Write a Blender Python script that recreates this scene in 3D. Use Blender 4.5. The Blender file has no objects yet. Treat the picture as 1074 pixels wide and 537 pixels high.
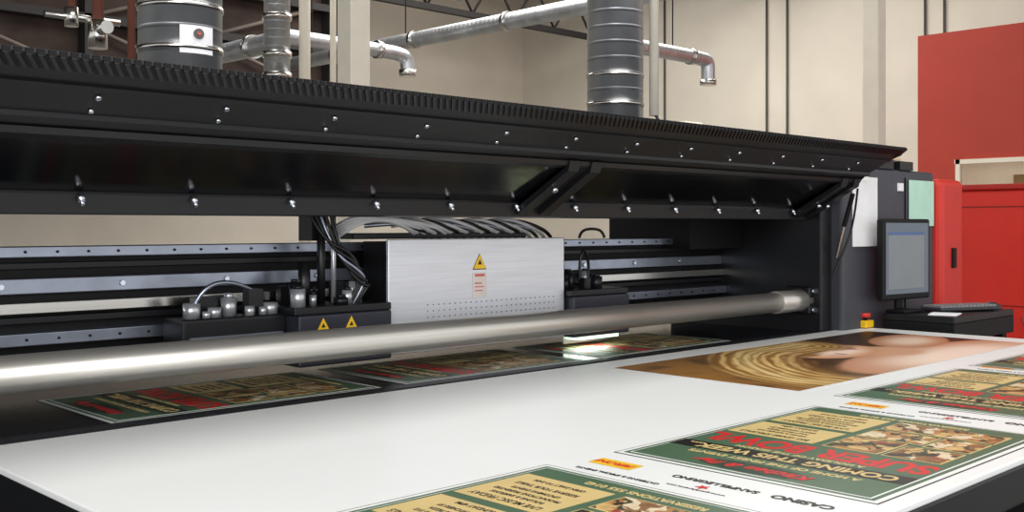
import bpy, bmesh, math, random
from mathutils import Vector, Matrix, Euler, noise
random.seed(4)
S=bpy.context.scene
try:
    S.view_settings.view_transform='Standard'
    S.view_settings.look='None'
except Exception as e: print(e)

# ------------------------------------------------------------- materials
MATS={}
def lin(c):
    return tuple(((x/255)/12.92 if x/255<=.04045 else ((x/255+.055)/1.055)**2.4) for x in c)
def mat(name,rgb,rough=.5,metal=0,spec=.5,var=.06,scale=8,bump=0,bscale=60,coat=0,emit=None,es=1,stretch=(1,1,1),kind='noise'):
    if name in MATS: return MATS[name]
    m=bpy.data.materials.new(name); m.use_nodes=True
    nt=m.node_tree; N=nt.nodes; L=nt.links
    b=N['Principled BSDF']
    c=lin(rgb)
    tc=N.new('ShaderNodeTexCoord'); mp=N.new('ShaderNodeMapping'); mp.inputs['Scale'].default_value=stretch
    L.new(tc.outputs['Object'],mp.inputs[0])
    nz=N.new('ShaderNodeTexNoise'); nz.inputs['Scale'].default_value=scale; nz.inputs['Detail'].default_value=4
    L.new(mp.outputs[0],nz.inputs[0])
    r=N.new('ShaderNodeValToRGB')
    r.color_ramp.elements[0].position=.3; r.color_ramp.elements[1].position=.7
    r.color_ramp.elements[0].color=(*[x*(1-var) for x in c],1)
    r.color_ramp.elements[1].color=(*[min(1,x*(1+var)) for x in c],1)
    L.new(nz.outputs[0],r.inputs[0]); L.new(r.outputs[0],b.inputs['Base Color'])
    b.inputs['Roughness'].default_value=rough; b.inputs['Metallic'].default_value=metal
    b.inputs['Specular IOR Level'].default_value=spec
    b.inputs['Coat Weight'].default_value=coat
    if bump:
        n2=N.new('ShaderNodeTexNoise'); n2.inputs['Scale'].default_value=bscale
        L.new(mp.outputs[0],n2.inputs[0])
        bp=N.new('ShaderNodeBump'); bp.inputs['Strength'].default_value=bump; bp.inputs['Distance'].default_value=.01
        L.new(n2.outputs[0],bp.inputs['Height']); L.new(bp.outputs[0],b.inputs['Normal'])
    if emit:
        b.inputs['Emission Color'].default_value=(*lin(emit),1); b.inputs['Emission Strength'].default_value=es
    MATS[name]=m; return m
black=mat('black_powdercoat',(20,21,24),.38,spec=.4)
black2=mat('black_matte',(14,14,16),.6,spec=.3)
gloss=mat('gloss_black_panel',(14,15,18),.16,spec=.6,var=.3,scale=3,stretch=(.6,6,6),bump=.06,bscale=3)
charcoal=mat('charcoal_paint',(62,64,72),.5)
steel=mat('polished_steel',(205,203,198),.22,1,stretch=(.3,40,40),scale=6,var=.05)
rollerm=mat('roller_steel',(218,214,206),.34,.8,stretch=(.2,30,30),scale=5,var=.08)
alu=mat('brushed_aluminium',(226,228,234),.42,.6,stretch=(1,8,30),scale=4,var=.06)
railm=mat('rail_steel',(160,167,182),.3,.9,var=.15)
zinc=mat('zinc_screw',(220,225,235),.2,1)
white=mat('white_board',(238,240,238),.35,spec=.4,var=.015,scale=2)
cream=mat('cream_paint',(238,231,214),.6,var=.03)
wallm=mat('painted_block_wall',(214,207,194),.85,var=.05,scale=1.2,bump=.15,bscale=8)
darkwall=mat('painted_shade_dark',(58,46,40),.9,var=.5,scale=2.5)  # dark colour painted in for the shaded open structure at upper left
darksteel=mat('dark_truss_steel',(34,31,31),.7)
redm=mat('red_paint',(206,46,34),.45,var=.04)
redwall=mat('red_wall_paint',(178,58,42),.6,var=.05,scale=2)
green=mat('print_green',(74,102,76),.4,var=.06,scale=10)
darkg=mat('print_dark_green',(38,60,44),.4)
tan=mat('print_tan',(216,190,128),.4)
inkb=mat('print_black',(26,24,24),.4)
inkr=mat('print_red',(208,34,38),.4)
inky=mat('print_yellow',(240,196,46),.4)
inkw=mat('print_white',(238,238,234),.4)
yel=mat('warning_yellow',(245,195,30),.4)
rub=mat('hose_rubber',(20,20,22),.4)
whosem=mat('white_hose',(215,215,218),.4)
floor_m=mat('concrete_floor',(120,118,112),.5,var=.15,scale=1.5)
ceilm=mat('ceiling_deck',(120,112,104),.85,var=.1)
paper=mat('paper_white',(236,236,238),.8)
paperg=mat('paper_green',(190,228,208),.8)
copper=mat('pipe_brown',(120,72,58),.5)
screen=mat('screen_glass',(70,78,88),.12,spec=.6,emit=(70,80,92),es=.35)
def duct_mat(name,ax):
    m=mat(name,(196,199,203),.38,.85,var=.18,scale=5)
    N=m.node_tree.nodes;L=m.node_tree.links
    w=N.new('ShaderNodeTexWave'); w.bands_direction=ax; w.inputs['Scale'].default_value=4.5; w.inputs['Distortion'].default_value=0
    tc=[n for n in N if n.type=='TEX_COORD'][0]; L.new(tc.outputs['Object'],w.inputs[0])
    r=N.new('ShaderNodeValToRGB'); r.color_ramp.elements[0].position=.9; L.new(w.outputs[0],r.inputs[0])
    bp=N.new('ShaderNodeBump'); bp.inputs['Distance'].default_value=.004; bp.inputs['Strength'].default_value=.5
    L.new(r.outputs[0],bp.inputs['Height']); L.new(bp.outputs[0],N['Principled BSDF'].inputs['Normal'])
    return m
ductz=duct_mat('spiral_duct_z','Z'); ductx=duct_mat('spiral_duct_x','X'); ducty=duct_mat('spiral_duct_y','Y')

# ------------------------------------------------------------- builders
def group(name,loc=(0,0,0),rot=(0,0,0)):
    e=bpy.data.objects.new(name,None); e.location=loc; e.rotation_euler=rot
    S.collection.objects.link(e); return e
def fin(o,m,parent,smooth=False):
    if m: o.data.materials.append(m)
    if parent: o.parent=parent
    if smooth:
        for p in o.data.polygons: p.use_smooth=True
    return o
def newmesh(name,bm,m,parent,smooth=False):
    me=bpy.data.meshes.new(name); bmesh.ops.recalc_face_normals(bm,faces=bm.faces); bm.to_mesh(me); bm.free()
    o=bpy.data.objects.new(name,me); S.collection.objects.link(o); return fin(o,m,parent,smooth)
def addbox(bm,a,b):
    x0,y0,z0=a;x1,y1,z1=b
    v=[bm.verts.new(p) for p in [(x0,y0,z0),(x1,y0,z0),(x1,y1,z0),(x0,y1,z0),(x0,y0,z1),(x1,y0,z1),(x1,y1,z1),(x0,y1,z1)]]
    for f in [(0,3,2,1),(4,5,6,7),(0,1,5,4),(1,2,6,5),(2,3,7,6),(3,0,4,7)]: bm.faces.new([v[i] for i in f])
def box(name,a,b,m,parent=None,bev=0):
    bm=bmesh.new(); addbox(bm,a,b); o=newmesh(name,bm,m,parent)
    if bev:
        md=o.modifiers.new('b','BEVEL'); md.width=bev; md.segments=3; md.limit_method='ANGLE'
    return o
def boxes(name,lst,m,parent=None):
    bm=bmesh.new()
    for a,b in lst: addbox(bm,a,b)
    return newmesh(name,bm,m,parent)
def addcyl(bm,p0,p1,r,r2=None,seg=24):
    p0=Vector(p0);p1=Vector(p1);d=p1-p0
    q=d.to_track_quat('Z','Y').to_matrix().to_4x4()
    bmesh.ops.create_cone(bm,cap_ends=True,segments=seg,radius1=r,radius2=r if r2 is None else r2,depth=d.length,matrix=Matrix.Translation((p0+p1)/2)@q)
def cyls(name,lst,m,parent=None,seg=24,smooth=True):
    bm=bmesh.new()
    for c in lst: addcyl(bm,*c,seg=seg)
    o=newmesh(name,bm,m,parent)
    if smooth:
        for p in o.data.polygons: p.use_smooth = len(p.vertices)==4
    return o
def tube(name,pts,r,m,parent=None,cyc=False):
    cu=bpy.data.curves.new(name,'CURVE'); cu.dimensions='3D'; cu.bevel_depth=r; cu.bevel_resolution=4; cu.use_fill_caps=True
    cu.resolution_u=10
    sp=cu.splines.new('NURBS'); sp.points.add(len(pts)-1)
    for i,p in enumerate(pts): sp.points[i].co=(*p,1)
    sp.use_endpoint_u=True; sp.order_u=3; sp.use_cyclic_u=cyc
    o=bpy.data.objects.new(name,cu); S.collection.objects.link(o)
    cu.materials.append(m)
    if parent:o.parent=parent
    return o
def prismX(name,prof,x0,x1,m,parent=None):   # prof in (y,z)
    bm=bmesh.new()
    a=[bm.verts.new((x0,y,z)) for y,z in prof]; b=[bm.verts.new((x1,y,z)) for y,z in prof]
    n=len(prof)
    bm.faces.new(a); bm.faces.new(b[::-1])
    for i in range(n): bm.faces.new([a[i],a[(i+1)%n],b[(i+1)%n],b[i]])
    return newmesh(name,bm,m,parent)
def slab(name,p0,p1,t,x0,x1,m,parent=None):
    d=Vector((p1[0]-p0[0],p1[1]-p0[1])).normalized(); n=Vector((-d.y,d.x))*t
    return prismX(name,[p0,p1,(p1[0]+n.x,p1[1]+n.y),(p0[0]+n.x,p0[1]+n.y)],x0,x1,m,parent)
def flat(name,pts,z,m,parent=None,th=.0004):
    bm=bmesh.new()
    a=[bm.verts.new((x,y,z)) for x,y in pts]; b=[bm.verts.new((x,y,z+th)) for x,y in pts]
    n=len(pts); bm.faces.new(a[::-1]); bm.faces.new(b)
    for i in range(n): bm.faces.new([a[i],a[(i+1)%n],b[(i+1)%n],b[i]])
    return newmesh(name,bm,m,parent)
def rect(name,x0,y0,x1,y1,z,m,parent=None): return flat(name,[(x0,y0),(x1,y0),(x1,y1),(x0,y1)],z,m,parent)
def text(name,s,x,y,z,size,m,parent,bold=0,align='CENTER',rot=(0,0,0),sx=1,shear=0):
    cu=bpy.data.curves.new(name,'FONT'); cu.body=s; cu.size=size; cu.align_x=align; cu.align_y='CENTER'
    cu.offset=bold; cu.extrude=.0002; cu.shear=shear
    cu.materials.append(m)
    o=bpy.data.objects.new(name,cu); S.collection.objects.link(o); o.location=(x,y,z); o.rotation_euler=rot; o.scale=(sx,1,1)
    o.parent=parent; return o

# ------------------------------------------------------------- room
box('floor',(-8,-3,-.1),(16.2,16.2,0),floor_m)
box('wall_back',(-8,16,0),(16.2,16.2,6.4),wallm)
box('wall_right',(16,-3,0),(16.2,16,6.4),wallm)
box('ceiling',(-8,-3,6.4),(16.2,16.2,6.6),ceilm)
box('wall_shade_sheet_1',(-8,15.9,3.9),(11.2,15.99,6.4),darkwall)  # dark sheet on the upper wall, shade put into its colour
for k,(yy,zz) in enumerate([(13.2,4.95),(10.0,5.5)]):
    g=group('roof_truss')
    L=[((-6,yy-.05,zz),(15.95,yy+.05,zz+.1)),((-6,yy-.05,zz+.75),(15.95,yy+.05,zz+.85))]
    boxes('chords',L,darksteel,g)
    c=[]
    x=-6
    while x<15.4:
        c.append(((x,yy,zz+.08),(x+.5,yy,zz+.78),.022)); c.append(((x+.5,yy,zz+.78),(x+1,yy,zz+.08),.022)); x+=1
    cyls('webs',c,darksteel,g,seg=8)
    hang=[((x,yy-.04,zz+.85),(x+.08,yy+.04,6.39)) for x in range(-6,16,3)]
    boxes('hangers',hang,darksteel,g)
g=group('hung_beams_and_shade_panel')
L=[]
for z in (3.2,3.9,4.5): L.append(((-6,12.6,z),(8.8,12.8,z+.1)))
for x in (-2,1.5,3.4,5.2,6.9,8.7): L.append(((x,12.6,3.2),(x+.1,12.8,6.4)))
boxes('beams',L,darksteel,g)
box('loft_shade_panel',(-6,12.82,3.2),(8.8,12.9,6.4),darkwall,g)  # added dark sheet behind the beams, its colour stands for shade
c=[]
for x in (1.5,3.4,5.2,6.9): c.append(((x,12.7,3.95),(x+1.8,12.7,4.6),.03)); c.append(((x+1.8,12.7,3.3),(x,12.7,3.9),.025))
cyls('braces',c,mat('grey_brace',(110,100,92),.6),g,seg=8)
def column(x,y,w,name='building_column'):
    g=group(name)
    box('shaft',(x-w/2,y-w/2,0),(x+w/2,y+w/2,6.4),cream,g,.01)
    box('base_plate',(x-w,y-w,0),(x+w,y+w,.03),cream,g)
column(4.74,6.55,.18); column(9.44,4.75,.16)
g=group('sprinkler_pipe')
cyls('riser',[((5.258,8.0,0),(5.258,8.0,6.39),.05),((5.56,8.0,0),(5.56,8.0,6.39),.028)],cream,g)
g=group('wall_conduit')
c=[]
for y in (12.2,10.0,9.6,7.2,6.9): c.append(((15.96,y,0),(15.96,y,6.39),.02))
cyls('pipes',c,mat('conduit_grey',(70,66,62),.6),g,seg=8)
g=group('red_paint_booth')
boxes('panels',[((12,1.2,0),(12.1,5.5,1.35)),((12,1.2,2.17),(12.1,5.5,3.66)),((12,5.03,1.35),(12.1,5.5,2.17)),((12,1.2,1.35),(12.1,2.2,2.17)),
  ((12.1,5.4,0),(14.5,5.5,3.66)),((12.1,1.2,0),(14.5,1.3,3.66)),((12.1,1.3,3.56),(14.5,5.4,3.66)),((14.4,1.3,0),(14.5,5.4,3.56))],redwall,g)
boxes('window_trim',[((11.97,2.15,2.15),(12.02,5.06,2.2)),((11.97,5.0,1.35),(12.02,5.05,2.2)),((11.97,2.15,1.33),(12.02,5.06,1.37))],cream,g)
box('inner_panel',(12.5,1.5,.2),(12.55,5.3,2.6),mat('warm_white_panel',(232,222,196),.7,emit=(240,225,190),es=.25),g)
box('inner_shelf_box',(12.2,4.1,1.7),(12.4,4.5,2.02),mat('cardboard',(150,118,78),.8),g)

# ------------------------------------------------------------- ducts in the background (one ceiling-hung system)
g=group('ceiling_ductwork')
tube('long_pipe',[(8,5.6,3.67),(8,6.5,3.67),(8,12,3.67),(8,12.5,3.67)],.095,ducty,g)
tube('branch',[(8,7,3.67),(8.05,7,3.45),(8.2,7,3.34),(8.5,7,3.33),(9.3,7,3.33),(9.88,7,3.33),(9.95,7,3.30),(9.96,7,3.2),(9.96,7,3.06)],.08,ductx,g)
cyls('collars',[((8,y,3.67),(8,y+.06,3.67),.108) for y in (6.6,8.2,9.8,11.4)]+[((x,7,3.33),(x+.06,7,3.33),.092) for x in (8.4,9.6)]+[((9.96,7,3.1),(9.96,7,3.04),.095)],steel,g)
cyls('hanger_rods',[((8,y,3.75),(8,y,6.4),.008) for y in (6.8,10,12)]+[((9.3,7,3.4),(9.3,7,6.4),.008)],darksteel,g,seg=6)
tube('elbow_pipe',[(5.9,9.4,3.4),(7.2,9.4,3.4),(7.5,9.4,3.38),(7.55,9.4,3.3),(7.55,9.4,3.18)],.08,ductx,g)
cyls('elbow_collars',[((7.1,9.4,3.4),(7.16,9.4,3.4),.1),((7.55,9.4,3.22),(7.55,9.4,3.14),.1)],steel,g)
cyls('elbow_rod',[((6.5,9.4,3.45),(6.5,9.4,6.4),.008)],darksteel,g,seg=6)
tube('side_pipe',[(4.87,7.9,3.02),(4.87,8.3,3.02),(4.87,8.8,3.02),(4.87,9.3,3.05),(4.75,9.7,3.3),(4.7,9.8,3.9)],.09,ducty,g)
cyls('stack',[((4.87,7.83,2.7),(4.87,7.83,6.4),.11)],ductz,g,seg=32)
cyls('stack_collars',[((4.87,7.83,z),(4.87,7.83,z+.05),.125) for z in (2.7,2.88,3.2)]+[((4.87,8.2,3.02),(4.87,8.26,3.02),.105)],steel,g)
tube('drop_pipe',[(6.9,8.2,6.4),(6.9,8.2,4.2),(6.9,8.2,3.95),(6.95,8.2,3.88),(7.3,8.2,3.86)],.09,ductz,g)
cyls('drop_collar',[((6.9,8.2,4.25),(6.9,8.2,4.31),.105)],steel,g)
cyls('valve_risers',[((2.38,5.6,2.45),(2.38,5.6,6.4),.03),((2.52,5.5,2.3),(2.52,5.5,6.4),.02),((2.24,5.6,2.55),(2.24,5.6,6.4),.02)],copper,g)
cyls('valve_fittings',[((2.38,5.6,2.40),(2.38,5.6,2.55),.05),((2.38,5.48,2.5),(2.38,5.6,2.5),.035),((2.24,5.6,2.5),(2.24,5.6,2.6),.035),((2.1,5.6,2.55),(2.5,5.6,2.55),.018)],steel,g)

# ------------------------------------------------------------- printer
P=group('flatbed_printer')
X0,X1=.15,4.56
A0=Vector((2.165,1.775)); A1=Vector((2.37,1.662))
def onrail(t,off=0):
    d=(A1-A0); n=Vector((d.y,-d.x)).normalized()*off   # towards viewer/below
    p=A0+d*t; return (p.x+n.x,p.y+n.y)
slab('visor_front_rail',tuple(A0),tuple(A1),.012,X0,X1,black,P)
prismX('visor_rail_step',[onrail(.24,.0),onrail(.24,.006),onrail(.30,.006),onrail(.33,0)],X0,X1,black,P)
prismX('visor_rail_fold',[onrail(.72,.0),onrail(.74,.010),onrail(.80,.010),onrail(.82,0)],X0,X1,black,P)
slab('visor_gloss_panel',(2.37,1.655),(2.61,1.53),.012,X0,X1,gloss,P)
prismX('visor_ridge',[(2.355,1.665),(2.362,1.65),(2.385,1.642),(2.39,1.655)],X0,X1,black,P)
prismX('visor_hinge_lip',[(2.60,1.528),(2.612,1.482),(2.66,1.478),(2.67,1.54),(2.61,1.56)],X0,X1,black,P)
slab('visor_top_shell',(2.15,1.782),(2.70,1.66),.012,X0,X1,black2,P)
for nm,x in (('end_cap_left',X0),('end_cap_right',X1-.012)):
    prismX(nm,[(2.15,1.785),(2.165,1.765),(2.28,1.725),(2.37,1.65),(2.61,1.485),(2.68,1.48),(2.70,1.67)],x,x+.012,black,P)
L=[];x=X0
while x<X1-.02:
    L.append(((x,2.135,1.785),(x+.015,2.155,1.798))); x+=.022
boxes('visor_edge_teeth',L,black2,P)
slab('visor_edge_band',(2.135,1.790),(2.17,1.765),.012,X0,X1,black2,P)
bm=bmesh.new();x=X0
while x<X1-.04:
    v=[bm.verts.new(p) for p in [(x,2.137,1.788),(x+.010,2.137,1.788),(x+.036,2.168,1.766),(x+.026,2.168,1.766),(x,2.134,1.785),(x+.010,2.134,1.785),(x+.036,2.165,1.763),(x+.026,2.165,1.763)]]
    for f in [(0,3,2,1),(4,5,6,7),(0,1,5,4),(1,2,6,5),(2,3,7,6),(3,0,4,7)]: bm.faces.new([v[i] for i in f])
    x+=.022
newmesh('visor_edge_pleats',bm,black,P)
def rib(x,w):
    for a,b in ((x,x+.05),(x+w-.05,x+w)):
        prismX('visor_rib',[(2.35,1.665),(2.36,1.63),(2.39,1.615),(2.60,1.487),(2.615,1.53)],a,b,black,P)
    prismX('visor_rib_web',[(2.37,1.655),(2.37,1.645),(2.60,1.515),(2.61,1.53)],x,x+w,black2,P)
rib(2.57,.16); rib(4.38,.16)
c=[]
for k in range(14):
    x=.76+.3*k
    if x<4.55:c.append(((x,2.598,1.527),(x,2.586,1.511),.009)); c.append(((x,2.590,1.515),(x,2.580,1.502),.005))
for k in range(14):
    x=.65+.305*k
    if x<4.5:
        c.append(((x,*onrail(.40,0)),(x,*onrail(.40,.010)),.0065)); c.append(((x+.003,*onrail(.62,0)),(x+.003,*onrail(.62,.009)),.0055))
for x in (4.42,4.50): c.append(((x,2.5,1.55),(x,2.49,1.535),.01))
c.append(((2.595,2.45,1.58),(2.595,2.44,1.565),.01))
cyls('visor_screws',c,zinc,P,seg=10)
box('rear_hood',(X0,2.71,1.52),(4.6,3.35,1.60),black2,P,.01)
# roller
cyls('roller',[((.3,2.65,1.095),(4.56,2.65,1.095),.046)],rollerm,P,seg=64)
cyls('roller_end_collar',[((4.30,2.65,1.095),(4.56,2.65,1.095),.052),((.26,2.65,1.095),(.36,2.65,1.095),.052)],rollerm,P,seg=48)
cyls('roller_shaft',[((4.56,2.65,1.095),(4.66,2.65,1.095),.02),((.15,2.65,1.095),(.3,2.65,1.095),.02)],steel,P)
# gantry beam
BY=3.12
box('beam_core',(X0,BY+.03,1.0),(4.56,BY+.28,1.375),black2,P)
def railp(z0,z1,proud,m,nm): return box(nm,(X0,BY-proud+.03,z0),(4.56,BY+.031,z1),m,P,.003)
railp(1.36,1.392,.05,railm,'linear_rail_top'); railp(1.325,1.345,.015,black,'beam_strip')
railp(1.255,1.300,.03,railm,'beam_plate'); railp(1.20,1.232,.055,steel,'beam_lip')
railp(1.17,1.19,.03,black,'beam_strip_low')
railp(1.11,1.146,.06,railm,'linear_rail_bottom'); railp(1.05,1.08,.03,black,'beam_foot')
c=[];x=.3
while x<4.5:
    for z,pr in ((1.376,.05),(1.128,.06)):
        c.append(((x,BY-pr+.03,z),(x,BY-pr+.026,z),.004))
    x+=.09
cyls('rail_bolt_holes',c,black2,P,seg=8)
c=[];x=.35
while x<4.5:
    c.append(((x,BY+.0,1.278),(x,BY-.008,1.278),.008)); x+=.35
cyls('beam_bolts',c,zinc,P,seg=10)
box('garage_housing',(4.12,3.0,1.34),(4.55,3.5,1.6),black2,P)
box('end_column_right',(4.56,2.56,.6),(4.66,3.45,1.56),black,P,.01)
box('end_bracket_right',(4.52,2.60,1.03),(4.60,2.72,1.16),black,P,.008)
cyls('bracket_bolts',[((4.55,2.60,1.14),(4.55,2.59,1.14),.012),((4.55,2.60,1.05),(4.55,2.59,1.05),.012)],zinc,P,seg=10)
box('end_column_left',(-.15,2.56,.3),(.15,3.45,1.56),black,P,.01)
box('end_cabinet_left',(-.9,2.5,0),(-.15,3.5,1.72),charcoal,P,.02)
tube('gas_strut_body',[(4.60,2.42,1.60),(4.63,2.48,1.45)],.011,black2,P)
tube('gas_strut_rod',[(4.63,2.48,1.45),(4.65,2.53,1.30)],.006,steel,P)
tube('gas_strut_cable',[(4.55,2.37,1.62),(4.66,2.44,1.5),(4.65,2.48,1.35),(4.62,2.53,1.22)],.005,rub,P)
# bed behind
box('print_bed',(X0,2.57,.86),(4.62,3.6,.945),mat('gloss_bed',(24,26,30),.2,spec=.5),P,.004)
box('bed_base',(X0,2.62,.1),(4.56,3.55,.86),black2,P)
box('bed_front_rail',(.5,2.545,.90),(4.95,2.62,.953),black,P,.012)
box('control_cabinet',(4.66,2.5,.1),(5.655,3.5,1.74),charcoal,P,.02)
box('cabinet_seam',(5.30,2.494,.9),(5.306,2.5,1.70),black2,P)
box('red_end_cover',(5.66,2.46,.1),(5.95,3.5,1.705),redm,P,.035)
box('red_cover_handle',(5.78,2.445,1.22),(5.82,2.461,1.33),black2,P,.005)
boxes('cabinet_top_latches',[((5.0,2.5,1.74),(5.18,2.7,1.79)),((5.25,2.5,1.74),(5.4,2.66,1.785))],black,P)
box('sign_sheet',(5.0,2.52,1.79),(5.3,2.68,1.80),mat('kraft_paper',(214,188,150),.8),P)
box('cabinet_label',(5.22,2.49,1.63),(5.27,2.5,1.67),paper,P)
g=group('paper_note')
box('sheet',(4.74,2.493,1.35),(4.99,2.497,1.69),paper,g)
box('tape',(4.84,2.490,1.67),(4.89,2.493,1.70),inkw,g)
g=group('paper_note')
box('sheet',(5.34,2.491,1.45),(5.63,2.495,1.69),paperg,g)

# ------------------------------------------------------------- carriage
C=group('print_carriage')
box('carriage_cover',(2.245,2.9,1.005),(3.135,2.915,1.404),alu,C,.004)
box('carriage_body',(2.27,2.916,1.01),(3.11,3.08,1.395),black2,C)
c=[]
for r in range(3):
    for k in range(26):
        c.append(((2.42+k*.026,2.9,1.125+r*.022),(2.42+k*.026,2.8985,1.125+r*.022),.0025))
cyls('vent_holes',c,mat('hole_grey',(70,72,78),.6),C,seg=6)
def vtri(nm,x,y,z,s,m,par,rot=0):
    bm=bmesh.new()
    a=[bm.verts.new((x+dx*s,y,z+dz*s)) for dx,dz in [(-.5,-.43),(.5,-.43),(0,.43)]]
    b=[bm.verts.new((x+dx*s,y+.001,z+dz*s)) for dx,dz in [(-.5,-.43),(.5,-.43),(0,.43)]]
    bm.faces.new(a);bm.faces.new(b[::-1])
    for i in range(3): bm.faces.new([a[i],a[(i+1)%3],b[(i+1)%3],b[i]])
    return newmesh(nm,bm,m,par)
vtri('warning_triangle',2.67,2.8985,1.318,.07,inkb,C); vtri('warning_triangle_fill',2.67,2.8975,1.318,.062,yel,C)
vtri('warning_mark',2.67,2.8965,1.316,.022,inkb,C)
box('warning_label',(2.635,2.898,1.185),(2.705,2.8995,1.278),mat('label_pink',(226,214,208),.6),C)
boxes('warning_label_lines',[((2.645,2.8972,1.262),(2.695,2.8981,1.272)),((2.645,2.8972,1.235),(2.68,2.8981,1.240)),((2.645,2.8972,1.222),(2.69,2.8981,1.226)),((2.645,2.8972,1.208),(2.685,2.8981,1.212))],mat('label_red_text',(200,110,100),.6),C)
rr=random.Random(21)
silver=mat('fitting_silver',(205,208,212),.3,.7)
def module(xa,xb,left):
    box('lamp_housing',(xa,2.86,1.0),(xb,3.06,1.165),mat('module_grey',(42,42,54),.4),C,.008)
    box('lamp_top_plate',(xa-.01,2.87,1.165),(xb+.005,3.06,1.19),black,C,.004)
    a=[];b=[];d=[]
    n=8 if left else 6
    for i in range(n):
        x=xa+.025+i*(.043 if left else .05); y=2.885+rr.random()*.13; h=rr.uniform(.02,.075); r=rr.choice((.012,.018,.024))
        (a if rr.random()<.65 else b).append(((x,y,1.19),(x,y,1.19+h),r))
        b.append(((x,y,1.19+h),(x,y,1.20+h),r*.6))
        if i%2: d.append(((x-.02,y+.05,1.19),(x+.02,y+.08,1.19+rr.uniform(.03,.09))))
    cyls('lamp_fittings',a,silver,C); cyls('lamp_connectors',b,black,C); boxes('lamp_terminals',d,black,C)
module(1.86,2.23,True); module(3.15,3.50,False)
box('uv_lamp_tube',(3.2,2.88,.985),(3.45,2.95,1.0),mat('uv_lamp_glow',(235,255,240),.3,emit=(220,255,230),es=1.2),C)
box('uv_lamp_shade',(3.19,2.955,.965),(3.46,2.962,1.0),steel,C)
box('module_wing',(1.50,2.93,1.07),(1.86,3.06,1.17),black,C,.01)
a=[((1.55,2.97,1.17),(1.55,2.97,1.215),.026),((1.62,2.96,1.17),(1.62,2.96,1.20),.020),((1.68,2.98,1.17),(1.68,2.98,1.225),.024),((1.68,2.98,1.225),(1.68,2.98,1.24),.014),((1.82,2.97,1.17),(1.82,2.97,1.205),.026),((1.73,2.94,1.17),(1.73,2.94,1.20),.015),((1.585,2.945,1.17),(1.585,2.945,1.19),.012),((1.78,2.945,1.17),(1.78,2.945,1.195),.012)]
cyls('wing_fittings',a,silver,C)
boxes('wing_blocks',[((1.74,2.96,1.17),(1.79,3.0,1.25)),((1.58,3.0,1.17),(1.66,3.04,1.23))],black,C)
tube('wing_hose',[(1.56,2.97,1.21),(1.58,2.95,1.27),(1.68,2.95,1.28),(1.75,2.97,1.25)],.007,railm,C)
boxes('wing_plate',[((1.52,2.922,1.10),(1.84,2.931,1.115))],railm,C)
for x in (1.95,2.06):
    vtri('lamp_warning',x,2.8585,1.133,.05,yel,C); vtri('lamp_warning_mark',x,2.8575,1.130,.016,inkb,C)
box('carriage_back_frame',(2.0,3.0,1.40),(2.06,3.08,1.50),black,C)
cyls('harness_post',[((2.03,2.99,1.19),(2.03,2.99,1.49),.014),((1.97,3.0,1.19),(1.97,3.0,1.33),.02)],rub,C)
cyls('harness_rod',[((2.08,2.99,1.19),(2.08,2.99,1.49),.009)],silver,C)
for i in range(5):
    o=.02*i
    tube('hose',[(1.96+o,2.95,1.49),(1.99+o,2.92,1.40-.02*i),(2.10+o*.6,2.9,1.36-.03*i),(2.14+.01*i,2.91,1.26),(2.10+o*.4,2.93,1.19)],.006,rub if i!=2 else railm,C)
for i in range(18):
    x=2.14+i*.04
    mm=(whosem,rub,whosem,railm)[i%4]
    tube('cable',[(x,3.06,1.45+.008*(i%3)),(x+.1,2.99,1.485-.008*(i%4)),(x+.20,2.96,1.455),(x+.30,2.98,1.425),(x+.36,3.02,1.405)],.0075,mm,C)
for i in range(4):
    tube('loop_hose',[(2.12,3.03,1.41+.012*i),(2.14,2.98,1.45+.01*i),(2.25,2.955,1.48),(2.38+.05*i,2.96,1.45),(2.45+.05*i,3.0,1.41)],.009,whosem,C)
box('cable_tray',(2.16,2.98,1.404),(3.0,3.07,1.425),black,C,.004)
tube('module_hoop',[(3.28,2.95,1.40),(3.29,2.95,1.43),(3.36,2.95,1.44),(3.43,2.95,1.43),(3.44,2.95,1.40)],.006,rub,C)
box('module_bridge',(3.14,2.96,1.19),(3.2,3.05,1.40),black2,C)
tube('module_hose',[(3.27,2.94,1.23),(3.26,2.93,1.32),(3.30,2.94,1.36),(3.36,2.96,1.28),(3.34,2.96,1.2)],.006,rub,C)

# ------------------------------------------------------------- exhaust ducts on the machine
for x in (1.58,3.69):
    g=group('exhaust_duct')
    cyls('pipe',[((x,3.1,1.63),(x,3.1,6.395),.127)],ductz,g,seg=48)
    cyls('collars',[((x,3.1,z),(x,3.1,z+.014),.131) for z in (1.99,2.12,2.62)]+[((x,3.1,1.605),(x,3.1,1.63),.16)],steel,g,seg=48)
    if x<2:
        bm=bmesh.new()
        R=.1295
        prev=None
        for i in range(9):
            a=math.radians(-118+i*6)
            p=(x+R*math.cos(a),3.1+R*math.sin(a))
            v=(bm.verts.new((p[0],p[1],1.975)),bm.verts.new((p[0],p[1],2.06)))
            if prev: bm.faces.new([prev[0],v[0],v[1],prev[1]])
            prev=v
        newmesh('duct_sticker',bm,paper,g)
        a=math.radians(-93)
        cyls('gauge_face',[((x+.127*math.cos(a),3.1+.127*math.sin(a),2.035),(x+.134*math.cos(a),3.1+.134*math.sin(a),2.035),.016)],mat('gauge_grey',(90,84,84),.5),g)
        cyls('gauge_ring',[((x+.127*math.cos(a),3.1+.127*math.sin(a),2.035),(x+.137*math.cos(a),3.1+.137*math.sin(a),2.035),.006)],mat('gauge_red',(180,90,80),.5),g)
    else:
        cyls('conduit',[((x+.13,2.98,1.95),(x+.13,2.98,6.395),.022)],cream,g)
        tube('cable_loop',[(x+.13,2.98,1.97),(x+.14,2.95,1.90),(x+.20,2.93,1.85),(x+.18,2.95,1.7),(x+.18,2.97,1.61)],.007,rub,g)
g=group('junction_box')
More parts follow.
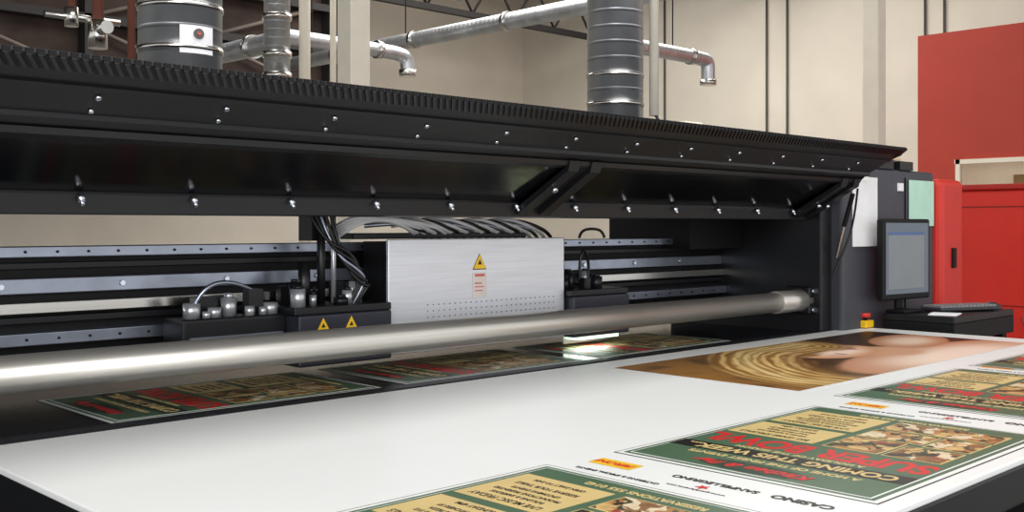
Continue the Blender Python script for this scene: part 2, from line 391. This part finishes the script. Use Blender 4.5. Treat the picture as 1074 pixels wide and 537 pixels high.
box('housing',(4.02,2.95,1.605),(4.16,3.06,1.94),cream,g,.008)
box('cover',(4.03,2.943,1.87),(4.15,2.952,1.93),paper,g)

# ------------------------------------------------------------- feed table
T=group('feed_table')
box('table_body',(.79,.87,.84),(4.93,2.54,.935),black,T,.012)
boxes('table_legs',[((a,b,0),(a+.1,b+.1,.84)) for a in (.95,2.8,4.7) for b in (1.0,2.35)],black2,T)
boxes('table_rails',[((1.0,1.02,.3),(4.8,1.08,.38)),((1.0,2.37,.3),(4.8,2.43,.38))],black2,T)
box('white_board',(.775,.86,.935),(4.90,2.545,.950),white,T,.004)

# ------------------------------------------------------------- posters
def photo_mat():
    m=bpy.data.materials.new('food_photo'); m.use_nodes=True
    N=m.node_tree.nodes;L=m.node_tree.links;b=N['Principled BSDF']; b.inputs['Roughness'].default_value=.35
    tc=N.new('ShaderNodeTexCoord'); v=N.new('ShaderNodeTexVoronoi'); v.inputs['Scale'].default_value=26
    nz=N.new('ShaderNodeTexNoise'); nz.inputs['Scale'].default_value=14
    mx=N.new('ShaderNodeMix'); mx.data_type='RGBA'; mx.inputs[0].default_value=.25
    L.new(tc.outputs['Object'],nz.inputs[0]); L.new(tc.outputs['Object'],mx.inputs[6]); L.new(nz.outputs[1],mx.inputs[7]); L.new(mx.outputs[2],v.inputs[0])
    sp=N.new('ShaderNodeSeparateColor'); L.new(v.outputs['Color'],sp.inputs[0])
    r=N.new('ShaderNodeValToRGB'); r.color_ramp.interpolation='CONSTANT'
    cols=[(.0,(48,40,28)),(.16,(138,98,58)),(.32,(206,172,112)),(.52,(222,206,174)),(.62,(62,68,46)),(.76,(176,124,68)),(.93,(150,60,42))]
    el=r.color_ramp.elements
    el[0].position=0; el[0].color=(*lin(cols[0][1]),1); el[1].position=.16; el[1].color=(*lin(cols[1][1]),1)
    for p,c in cols[2:]:
        e=el.new(p); e.color=(*lin(c),1)
    L.new(sp.outputs[0],r.inputs[0])
    n3=N.new('ShaderNodeTexNoise'); n3.inputs['Scale'].default_value=60; L.new(tc.outputs['Object'],n3.inputs[0])
    mm=N.new('ShaderNodeMix'); mm.data_type='RGBA'; mm.blend_type='OVERLAY'; mm.inputs[0].default_value=.6
    L.new(r.outputs[0],mm.inputs[6]); L.new(n3.outputs[0],mm.inputs[7]); L.new(mm.outputs[2],b.inputs['Base Color']); return m
food=photo_mat()
def poster(x1,y0,w=.61,h=.86,z=.9502,logos=True):
    g=group('printed_poster',(x1,y0,z),(0,0,math.pi/2))
    e=.0005
    rect('outline',-.004,-.004,w+.004,h+.004,0,inkb,g)
    rect('border',0,0,w,h,e,inkw,g)
    rect('background',.012,.012,w-.012,h-.012,2*e,green,g)
    rect('inner_line',.022,.022,w-.022,h-.022,3*e,inkw,g)
    rect('field',.026,.026,w-.026,h-.026,4*e,green,g)
    z1=5*e;z2=6*e;z3=7*e;z4=8*e
    k=w/.61
    pts=[(w/2+.13*math.cos(t),.79+.038*math.sin(t)) for t in [i*math.pi/16 for i in range(32)]]
    flat('logo_oval',pts,z1,darkg,g)
    text('logo_script','Kitchen & Bar',w/2,.79,z2,.048,inkr,g,.0015,shear=.35)
    text('headline_small','A HOME OF THE FINEST EVENTS',w/2,.725,z1,.028*k,tan,g,.0008)
    rect('band',.026,.635,w-.026,.70,z1,inkb,g)
    text('band_text','COMING THIS WEEK...',w/2,.667,z2,.056,tan,g,.0015,sx=.9*k)
    text('sub_text','A HOLIDAY OF THE SEASON',w/2,.615,z1,.024*k,tan,g,.0005)
    text('title','SUPER BOWL',w/2,.548,z1,.12,inkr,g,.004,sx=.76*k)
    xa=w*.57; xm=(xa+w-.035)/2; kk=(w-.035-xa)/.24
    rect('tan_panel_a',xa,.32,w-.035,.48,z1,tan,g)
    rect('tan_panel_b',xa,.09,w-.035,.29,z1,tan,g)
    for (yy,s,t) in [(.455,.026,'BIG GAME SPECIALS'),(.42,.017,'WINGS & SLIDERS $12'),(.395,.017,'HALF PRICE PIZZA'),(.37,.017,'DRAFT PITCHERS $9'),(.338,.02,'SUNDAY 4PM'),
                     (.265,.026,'LIVE MUSIC FRIDAY'),(.235,.017,'ROLLING & SAMPLING'),(.21,.017,'PRODUCTIONS PRESENTED'),(.185,.017,'UPCOMING EVENTS'),(.155,.02,'RESERVE YOUR TABLE'),(.12,.017,'OPEN DAILY TO 2AM')]:
        text('panel_text',t,xm,yy,z2,s,inkb,g,.0005,sx=.85*kk)
    text('foot_text','RESERVATIONS 555 0142',w/2,.06,z1,.026*k,tan,g,.0008)
    xl=w*.53; h2=(.05+xl)/2
    for (a,b,c,d) in [(.05,.35,h2-.004,.48),(h2+.004,.33,xl,.48),(.05,.21,h2-.03,.335),(h2-.022,.21,xl,.318),(.05,.09,xl,.195)]:
        rect('photo_frame',a,b,c,d,z1,tan,g); rect('food_photo',a+.004,b+.004,c-.004,d-.004,z2,food,g)
    if logos:
        text('sponsor_a','SANPELLEGRINO',.27,-.115,e,.026,inkb,g,.0008)
        flat('star',[(.27+(.016 if i%2==0 else .007)*math.sin(i*math.pi/5),-.075+(.016 if i%2==0 else .007)*math.cos(i*math.pi/5)) for i in range(10)],e,inkr,g)
        rect('sponsor_label',.46,-.135,.57,-.085,e,inky,g)
        text('sponsor_label_text','PERONI',.515,-.11,2*e,.028,inkr,g,.001,shear=.3)
        text('sponsor_b','CASINO',.08,-.115,e,.034,inkb,g,.0015)
        text('sponsor_line','www.specialevents.com',.27,-.05,e,.014,inkb,g)
        text('sponsor_line2','CATERING & SPECIAL EVENTS',.45,-.035,e,.016,inkb,g,.0004)
    return g
poster(1.60,.92); poster(2.66,.90); poster(3.72,.95); poster(4.68,.95,h=.86,logos=False)
for x1 in (2.02,2.98,3.94):
    poster(x1,2.64,w=.5,h=.86,z=.9455,logos=False)

# portrait print: printed photograph of a woman with blonde hair, colours stored per vertex
G=group('portrait_print')
zz=.9503
rect('sheet',2.84,1.66,4.74,2.43,zz,inkw,G)
def sm(a,b,x):
    t=min(1,max(0,(x-a)/(b-a))); return t*t*(3-2*t)
def mixc(a,b,t): return tuple(a[i]+(b[i]-a[i])*t for i in range(3))
def ell(x,y,cx,cy,rx,ry,ang=0):
    ca,sa=math.cos(ang),math.sin(ang); dx,dy=x-cx,y-cy
    return math.hypot((dx*ca+dy*sa)/rx,(-dx*sa+dy*ca)/ry)
# hair centre line
HC=[(3.95,2.30),(3.62,2.30),(3.36,2.16),(3.18,1.98),(3.10,1.80),(3.12,1.60)]
HCf=[]
for i in range(len(HC)-1):
    p0,p1,p2,p3=[Vector(HC[min(max(i+j,0),len(HC)-1)]) for j in (-1,0,1,2)]
    for s in range(6):
        t=s/6; HCf.append(.5*((2*p1)+(-p0+p2)*t+(2*p0-5*p1+4*p2-p3)*t*t+(-p0+3*p1-3*p2+p3)*t**3))
HCf.append(Vector(HC[-1]))
def hairpos(x,y):
    q=Vector((x,y)); best=(9,0,0); acc=0
    for i in range(len(HCf)-1):
        a=HCf[i]; d=HCf[i+1]-a; l=d.length; t=min(1,max(0,(q-a).dot(d)/(l*l))); r=q-(a+d*t)
        dist=r.length
        if dist<best[0]:
            sgn=1 if d.x*r.y-d.y*r.x>0 else -1
            best=(dist,sgn*dist,acc+l*t)
        acc+=l
    return best
def portrait(x,y):
    n=noise.noise(Vector((x*3,y*3,0))); n2=noise.noise(Vector((x*8,y*8,3)))
    c=mixc((58,36,20),(150,104,48),sm(3.9,2.9,x+.2*n)); c=mixc(c,(40,30,22),sm(.0,.5,n2)*.5)
    # torso / shoulder
    e=ell(x,y,4.12,1.72,.78,.27,-.03); m=sm(1.04,.93,e)
    s=mixc((250,226,206),(198,140,104),sm(.25,1.0,e+.12*n)); c=mixc(c,s,m)
    e=ell(x,y,4.45,2.08,.30,.16,.25); m=sm(1.05,.92,e)
    s=mixc((240,208,182),(188,130,94),sm(.2,1.0,e)); c=mixc(c,s,m)
    # neck and face
    e=ell(x,y,4.02,1.98,.18,.16); c=mixc(c,(214,160,124),sm(1.1,.7,e))
    e=ell(x,y,3.86,2.11,.27,.155,.12); m=sm(1.03,.93,e)
    s=mixc((248,220,196),(206,150,112),sm(.3,1.0,e+.1*n)); c=mixc(c,s,m)
    for cy in (2.05,2.18):
        c=mixc(c,(86,52,36),.8*sm(1.1,.6,ell(x,y,3.80,cy,.014,.034)))
        c=mixc(c,(140,92,52),.6*sm(1.1,.6,ell(x,y,3.745,cy,.010,.042)))
    c=mixc(c,(190,132,98),.5*sm(1.1,.4,ell(x,y,3.91,2.12,.05,.016)))
    c=mixc(c,(182,72,66),.9*sm(1.1,.7,ell(x,y,3.99,2.115,.022,.042)))
    # hair
    dist,across,along=hairpos(x,y)
    edge=.20+.05*noise.noise(Vector((along*5,across*20,1)))
    m=sm(edge+.03,edge-.05,dist)
    st=.5+.5*math.sin(across*150+4*noise.noise(Vector((along*3,across*9,2)))+2*noise.noise(Vector((along*10,across*50,5))))
    st=.65*st+.35*(.5+.5*noise.noise(Vector((along*4,across*120,7))))
    hcol=mixc((120,72,26),(246,214,140),st)
    hcol=mixc(hcol,(96,58,24),.65*sm(.10,.20,dist)); hcol=mixc(hcol,(255,236,176),.35*sm(.08,0,abs(across+.03)))
    c=mixc(c,hcol,m)
    return c
nx,ny=300,124
verts=[];cols=[]
for j in range(ny+1):
    for i in range(nx+1):
        x=2.86+1.86*i/nx; y=1.68+.73*j/ny
        verts.append((x,y,zz+.001)); cols.append(lin(portrait(x,y)))
faces=[(j*(nx+1)+i,j*(nx+1)+i+1,(j+1)*(nx+1)+i+1,(j+1)*(nx+1)+i) for j in range(ny) for i in range(nx)]
me=bpy.data.meshes.new('printed_image'); me.from_pydata(verts,[],faces)
ca=me.color_attributes.new('Col','FLOAT_COLOR','POINT')
for i,c in enumerate(cols): ca.data[i].color=(*c,1)
pm=bpy.data.materials.new('portrait_ink'); pm.use_nodes=True
at=pm.node_tree.nodes.new('ShaderNodeVertexColor'); at.layer_name='Col'
pb=pm.node_tree.nodes['Principled BSDF']; pb.inputs['Roughness'].default_value=.35
pm.node_tree.links.new(at.outputs[0],pb.inputs['Base Color'])
me.materials.append(pm)
po=bpy.data.objects.new('printed_image',me); S.collection.objects.link(po); po.parent=G

# ------------------------------------------------------------- operator desk
D=group('operator_desk')
box('top',(4.97,2.10,.985),(5.70,2.455,1.02),black,D,.006)
box('front_fascia',(4.97,2.10,.90),(5.70,2.12,.985),black2,D,.004)
box('side_fascia',(4.97,2.12,.90),(4.99,2.455,.985),black2,D,.004)
boxes('legs',[((5.63,2.13,0),(5.68,2.18,.985)),((5.0,2.13,0),(5.05,2.18,.985)),((5.63,2.4,0),(5.68,2.45,.985)),((5.0,2.4,0),(5.05,2.45,.985))],black2,D)
M=group('computer_monitor',(5.09,2.405,1.02),(0,0,math.radians(-6)))
box('base',(-.09,-.06,0),(.08,.045,.015),black2,M,.006)
box('neck',(-.025,.02,.015),(.025,.04,.2),black2,M,.005)
box('bezel',(-.21,-.02,.065),(.21,.02,.465),black2,M,.01)
box('screen_panel',(-.19,-.0215,.095),(.19,-.0195,.445),screen,M)
boxes('screen_window',[((-.17,-.0225,.12),(.15,-.0215,.40))],mat('screen_ui',(104,108,112),.3,emit=(104,108,112),es=.3),M)
boxes('screen_toolbar',[((-.17,-.0232,.385),(.15,-.0224,.40))],mat('screen_bar',(60,90,140),.3),M)
K=group('computer_keyboard',(5.38,2.24,1.022),(0,0,math.radians(-22)))
box('case',(-.2,-.07,.004),(.2,.07,.022),mat('keyboard_case',(52,52,56),.5),K,.006)
boxes('feet',[((-.18,-.065,0),(-.15,-.05,.005)),((.15,-.065,0),(.18,-.05,.005)),((-.18,.05,0),(-.15,.065,.005)),((.15,.05,0),(.18,.065,.005))],black2,K)
boxes('keys',[((-.19+i*.026,-.062+j*.025,.022),(-.169+i*.026,-.042+j*.025,.031)) for i in range(14) for j in range(5)],mat('key_grey',(130,130,132),.5),K)
Mo=group('computer_mouse',(5.64,2.19,1.0215))
bm=bmesh.new(); bmesh.ops.create_uvsphere(bm,u_segments=20,v_segments=12,radius=1)
for v in bm.verts:
    v.co=Vector((v.co.x*.03,v.co.y*.052,max(0,v.co.z)*.034))
newmesh('shell',bm,mat('mouse_grey',(58,58,62),.3),Mo,True)
Pp=group('paper_stack',(5.07,2.20,1.0205),(0,0,.3))
boxes('sheets',[((-.06,-.07,0),(.06,.06,.004)),((-.045,-.08,.004),(.065,.05,.007))],paper,Pp)
Ee=group('emergency_stop_button',(4.87,2.50,.953))
box('box',(-.04,-.03,0),(.04,.03,.035),yel,Ee,.006)
cyls('stem',[((0,0,.035),(0,0,.05),.013)],black2,Ee)
cyls('button',[((0,0,.05),(0,0,.07),.028)],redm,Ee)

# red tool cabinet
R=group('red_storage_cabinet')
box('body',(7.5,1.7,.05),(8.4,3.16,1.70),redm,R,.02)
box('lid',(7.48,1.68,1.70),(8.42,3.18,1.74),mat('red_dark',(170,36,28),.5),R,.01)
boxes('feet',[((a,b,0),(a+.1,b+.1,.05)) for a in (7.55,8.2) for b in (1.8,3.0)],black2,R)
boxes('drawer_gaps',[((7.495,1.72,z),(7.501,3.14,z+.006)) for z in (.5,.9,1.58)],mat('red_dark2',(110,26,20),.5),R)
boxes('handles',[((7.47,2.2,z),(7.495,2.7,z+.03)) for z in (.8,)],steel,R)

# ------------------------------------------------------------- lights
def area(name,loc,rot,sx,sy,e,col=(1,1,1)):
    l=bpy.data.lights.new(name,'AREA'); l.shape='RECTANGLE'; l.size=sx; l.size_y=sy; l.energy=e; l.color=col
    o=bpy.data.objects.new(name,l); S.collection.objects.link(o); o.location=loc; o.rotation_euler=rot; return o
area('ceiling_light',(2.5,1.0,5.8),(0,0,0),5,3,235,(1,.99,.975))
area('ceiling_light',(11,9,6.2),(0,0,0),6,6,640,(1,.965,.91))
area('ceiling_light',(6,9,6.0),(0,0,0),4,3,220,(1,.965,.91))
area('behind_camera_fill',(-3,-2.5,2.6),(math.radians(78),0,math.radians(-42)),4,3,250,(.98,.985,1))  # added out-of-frame fill from behind the camera, no door is built there
area('uv_lamp_light',(3.32,2.915,.983),(0,0,0),.22,.05,.5,(.85,1,.9))
W=bpy.data.worlds.new('World'); S.world=W; W.use_nodes=True
W.node_tree.nodes['Background'].inputs[0].default_value=(.98,.985,.99,1); W.node_tree.nodes['Background'].inputs[1].default_value=1.0

# ------------------------------------------------------------- camera
cd=bpy.data.cameras.new('camera'); cam=bpy.data.objects.new('camera',cd); S.collection.objects.link(cam)
cam.location=(0,0,1.45); cam.rotation_euler=(math.pi/2,0,math.radians(-44.4))
cd.sensor_width=36; cd.lens=36*1110/1074; cd.shift_y=-31.5/1074; cd.clip_start=.05
S.camera=cam
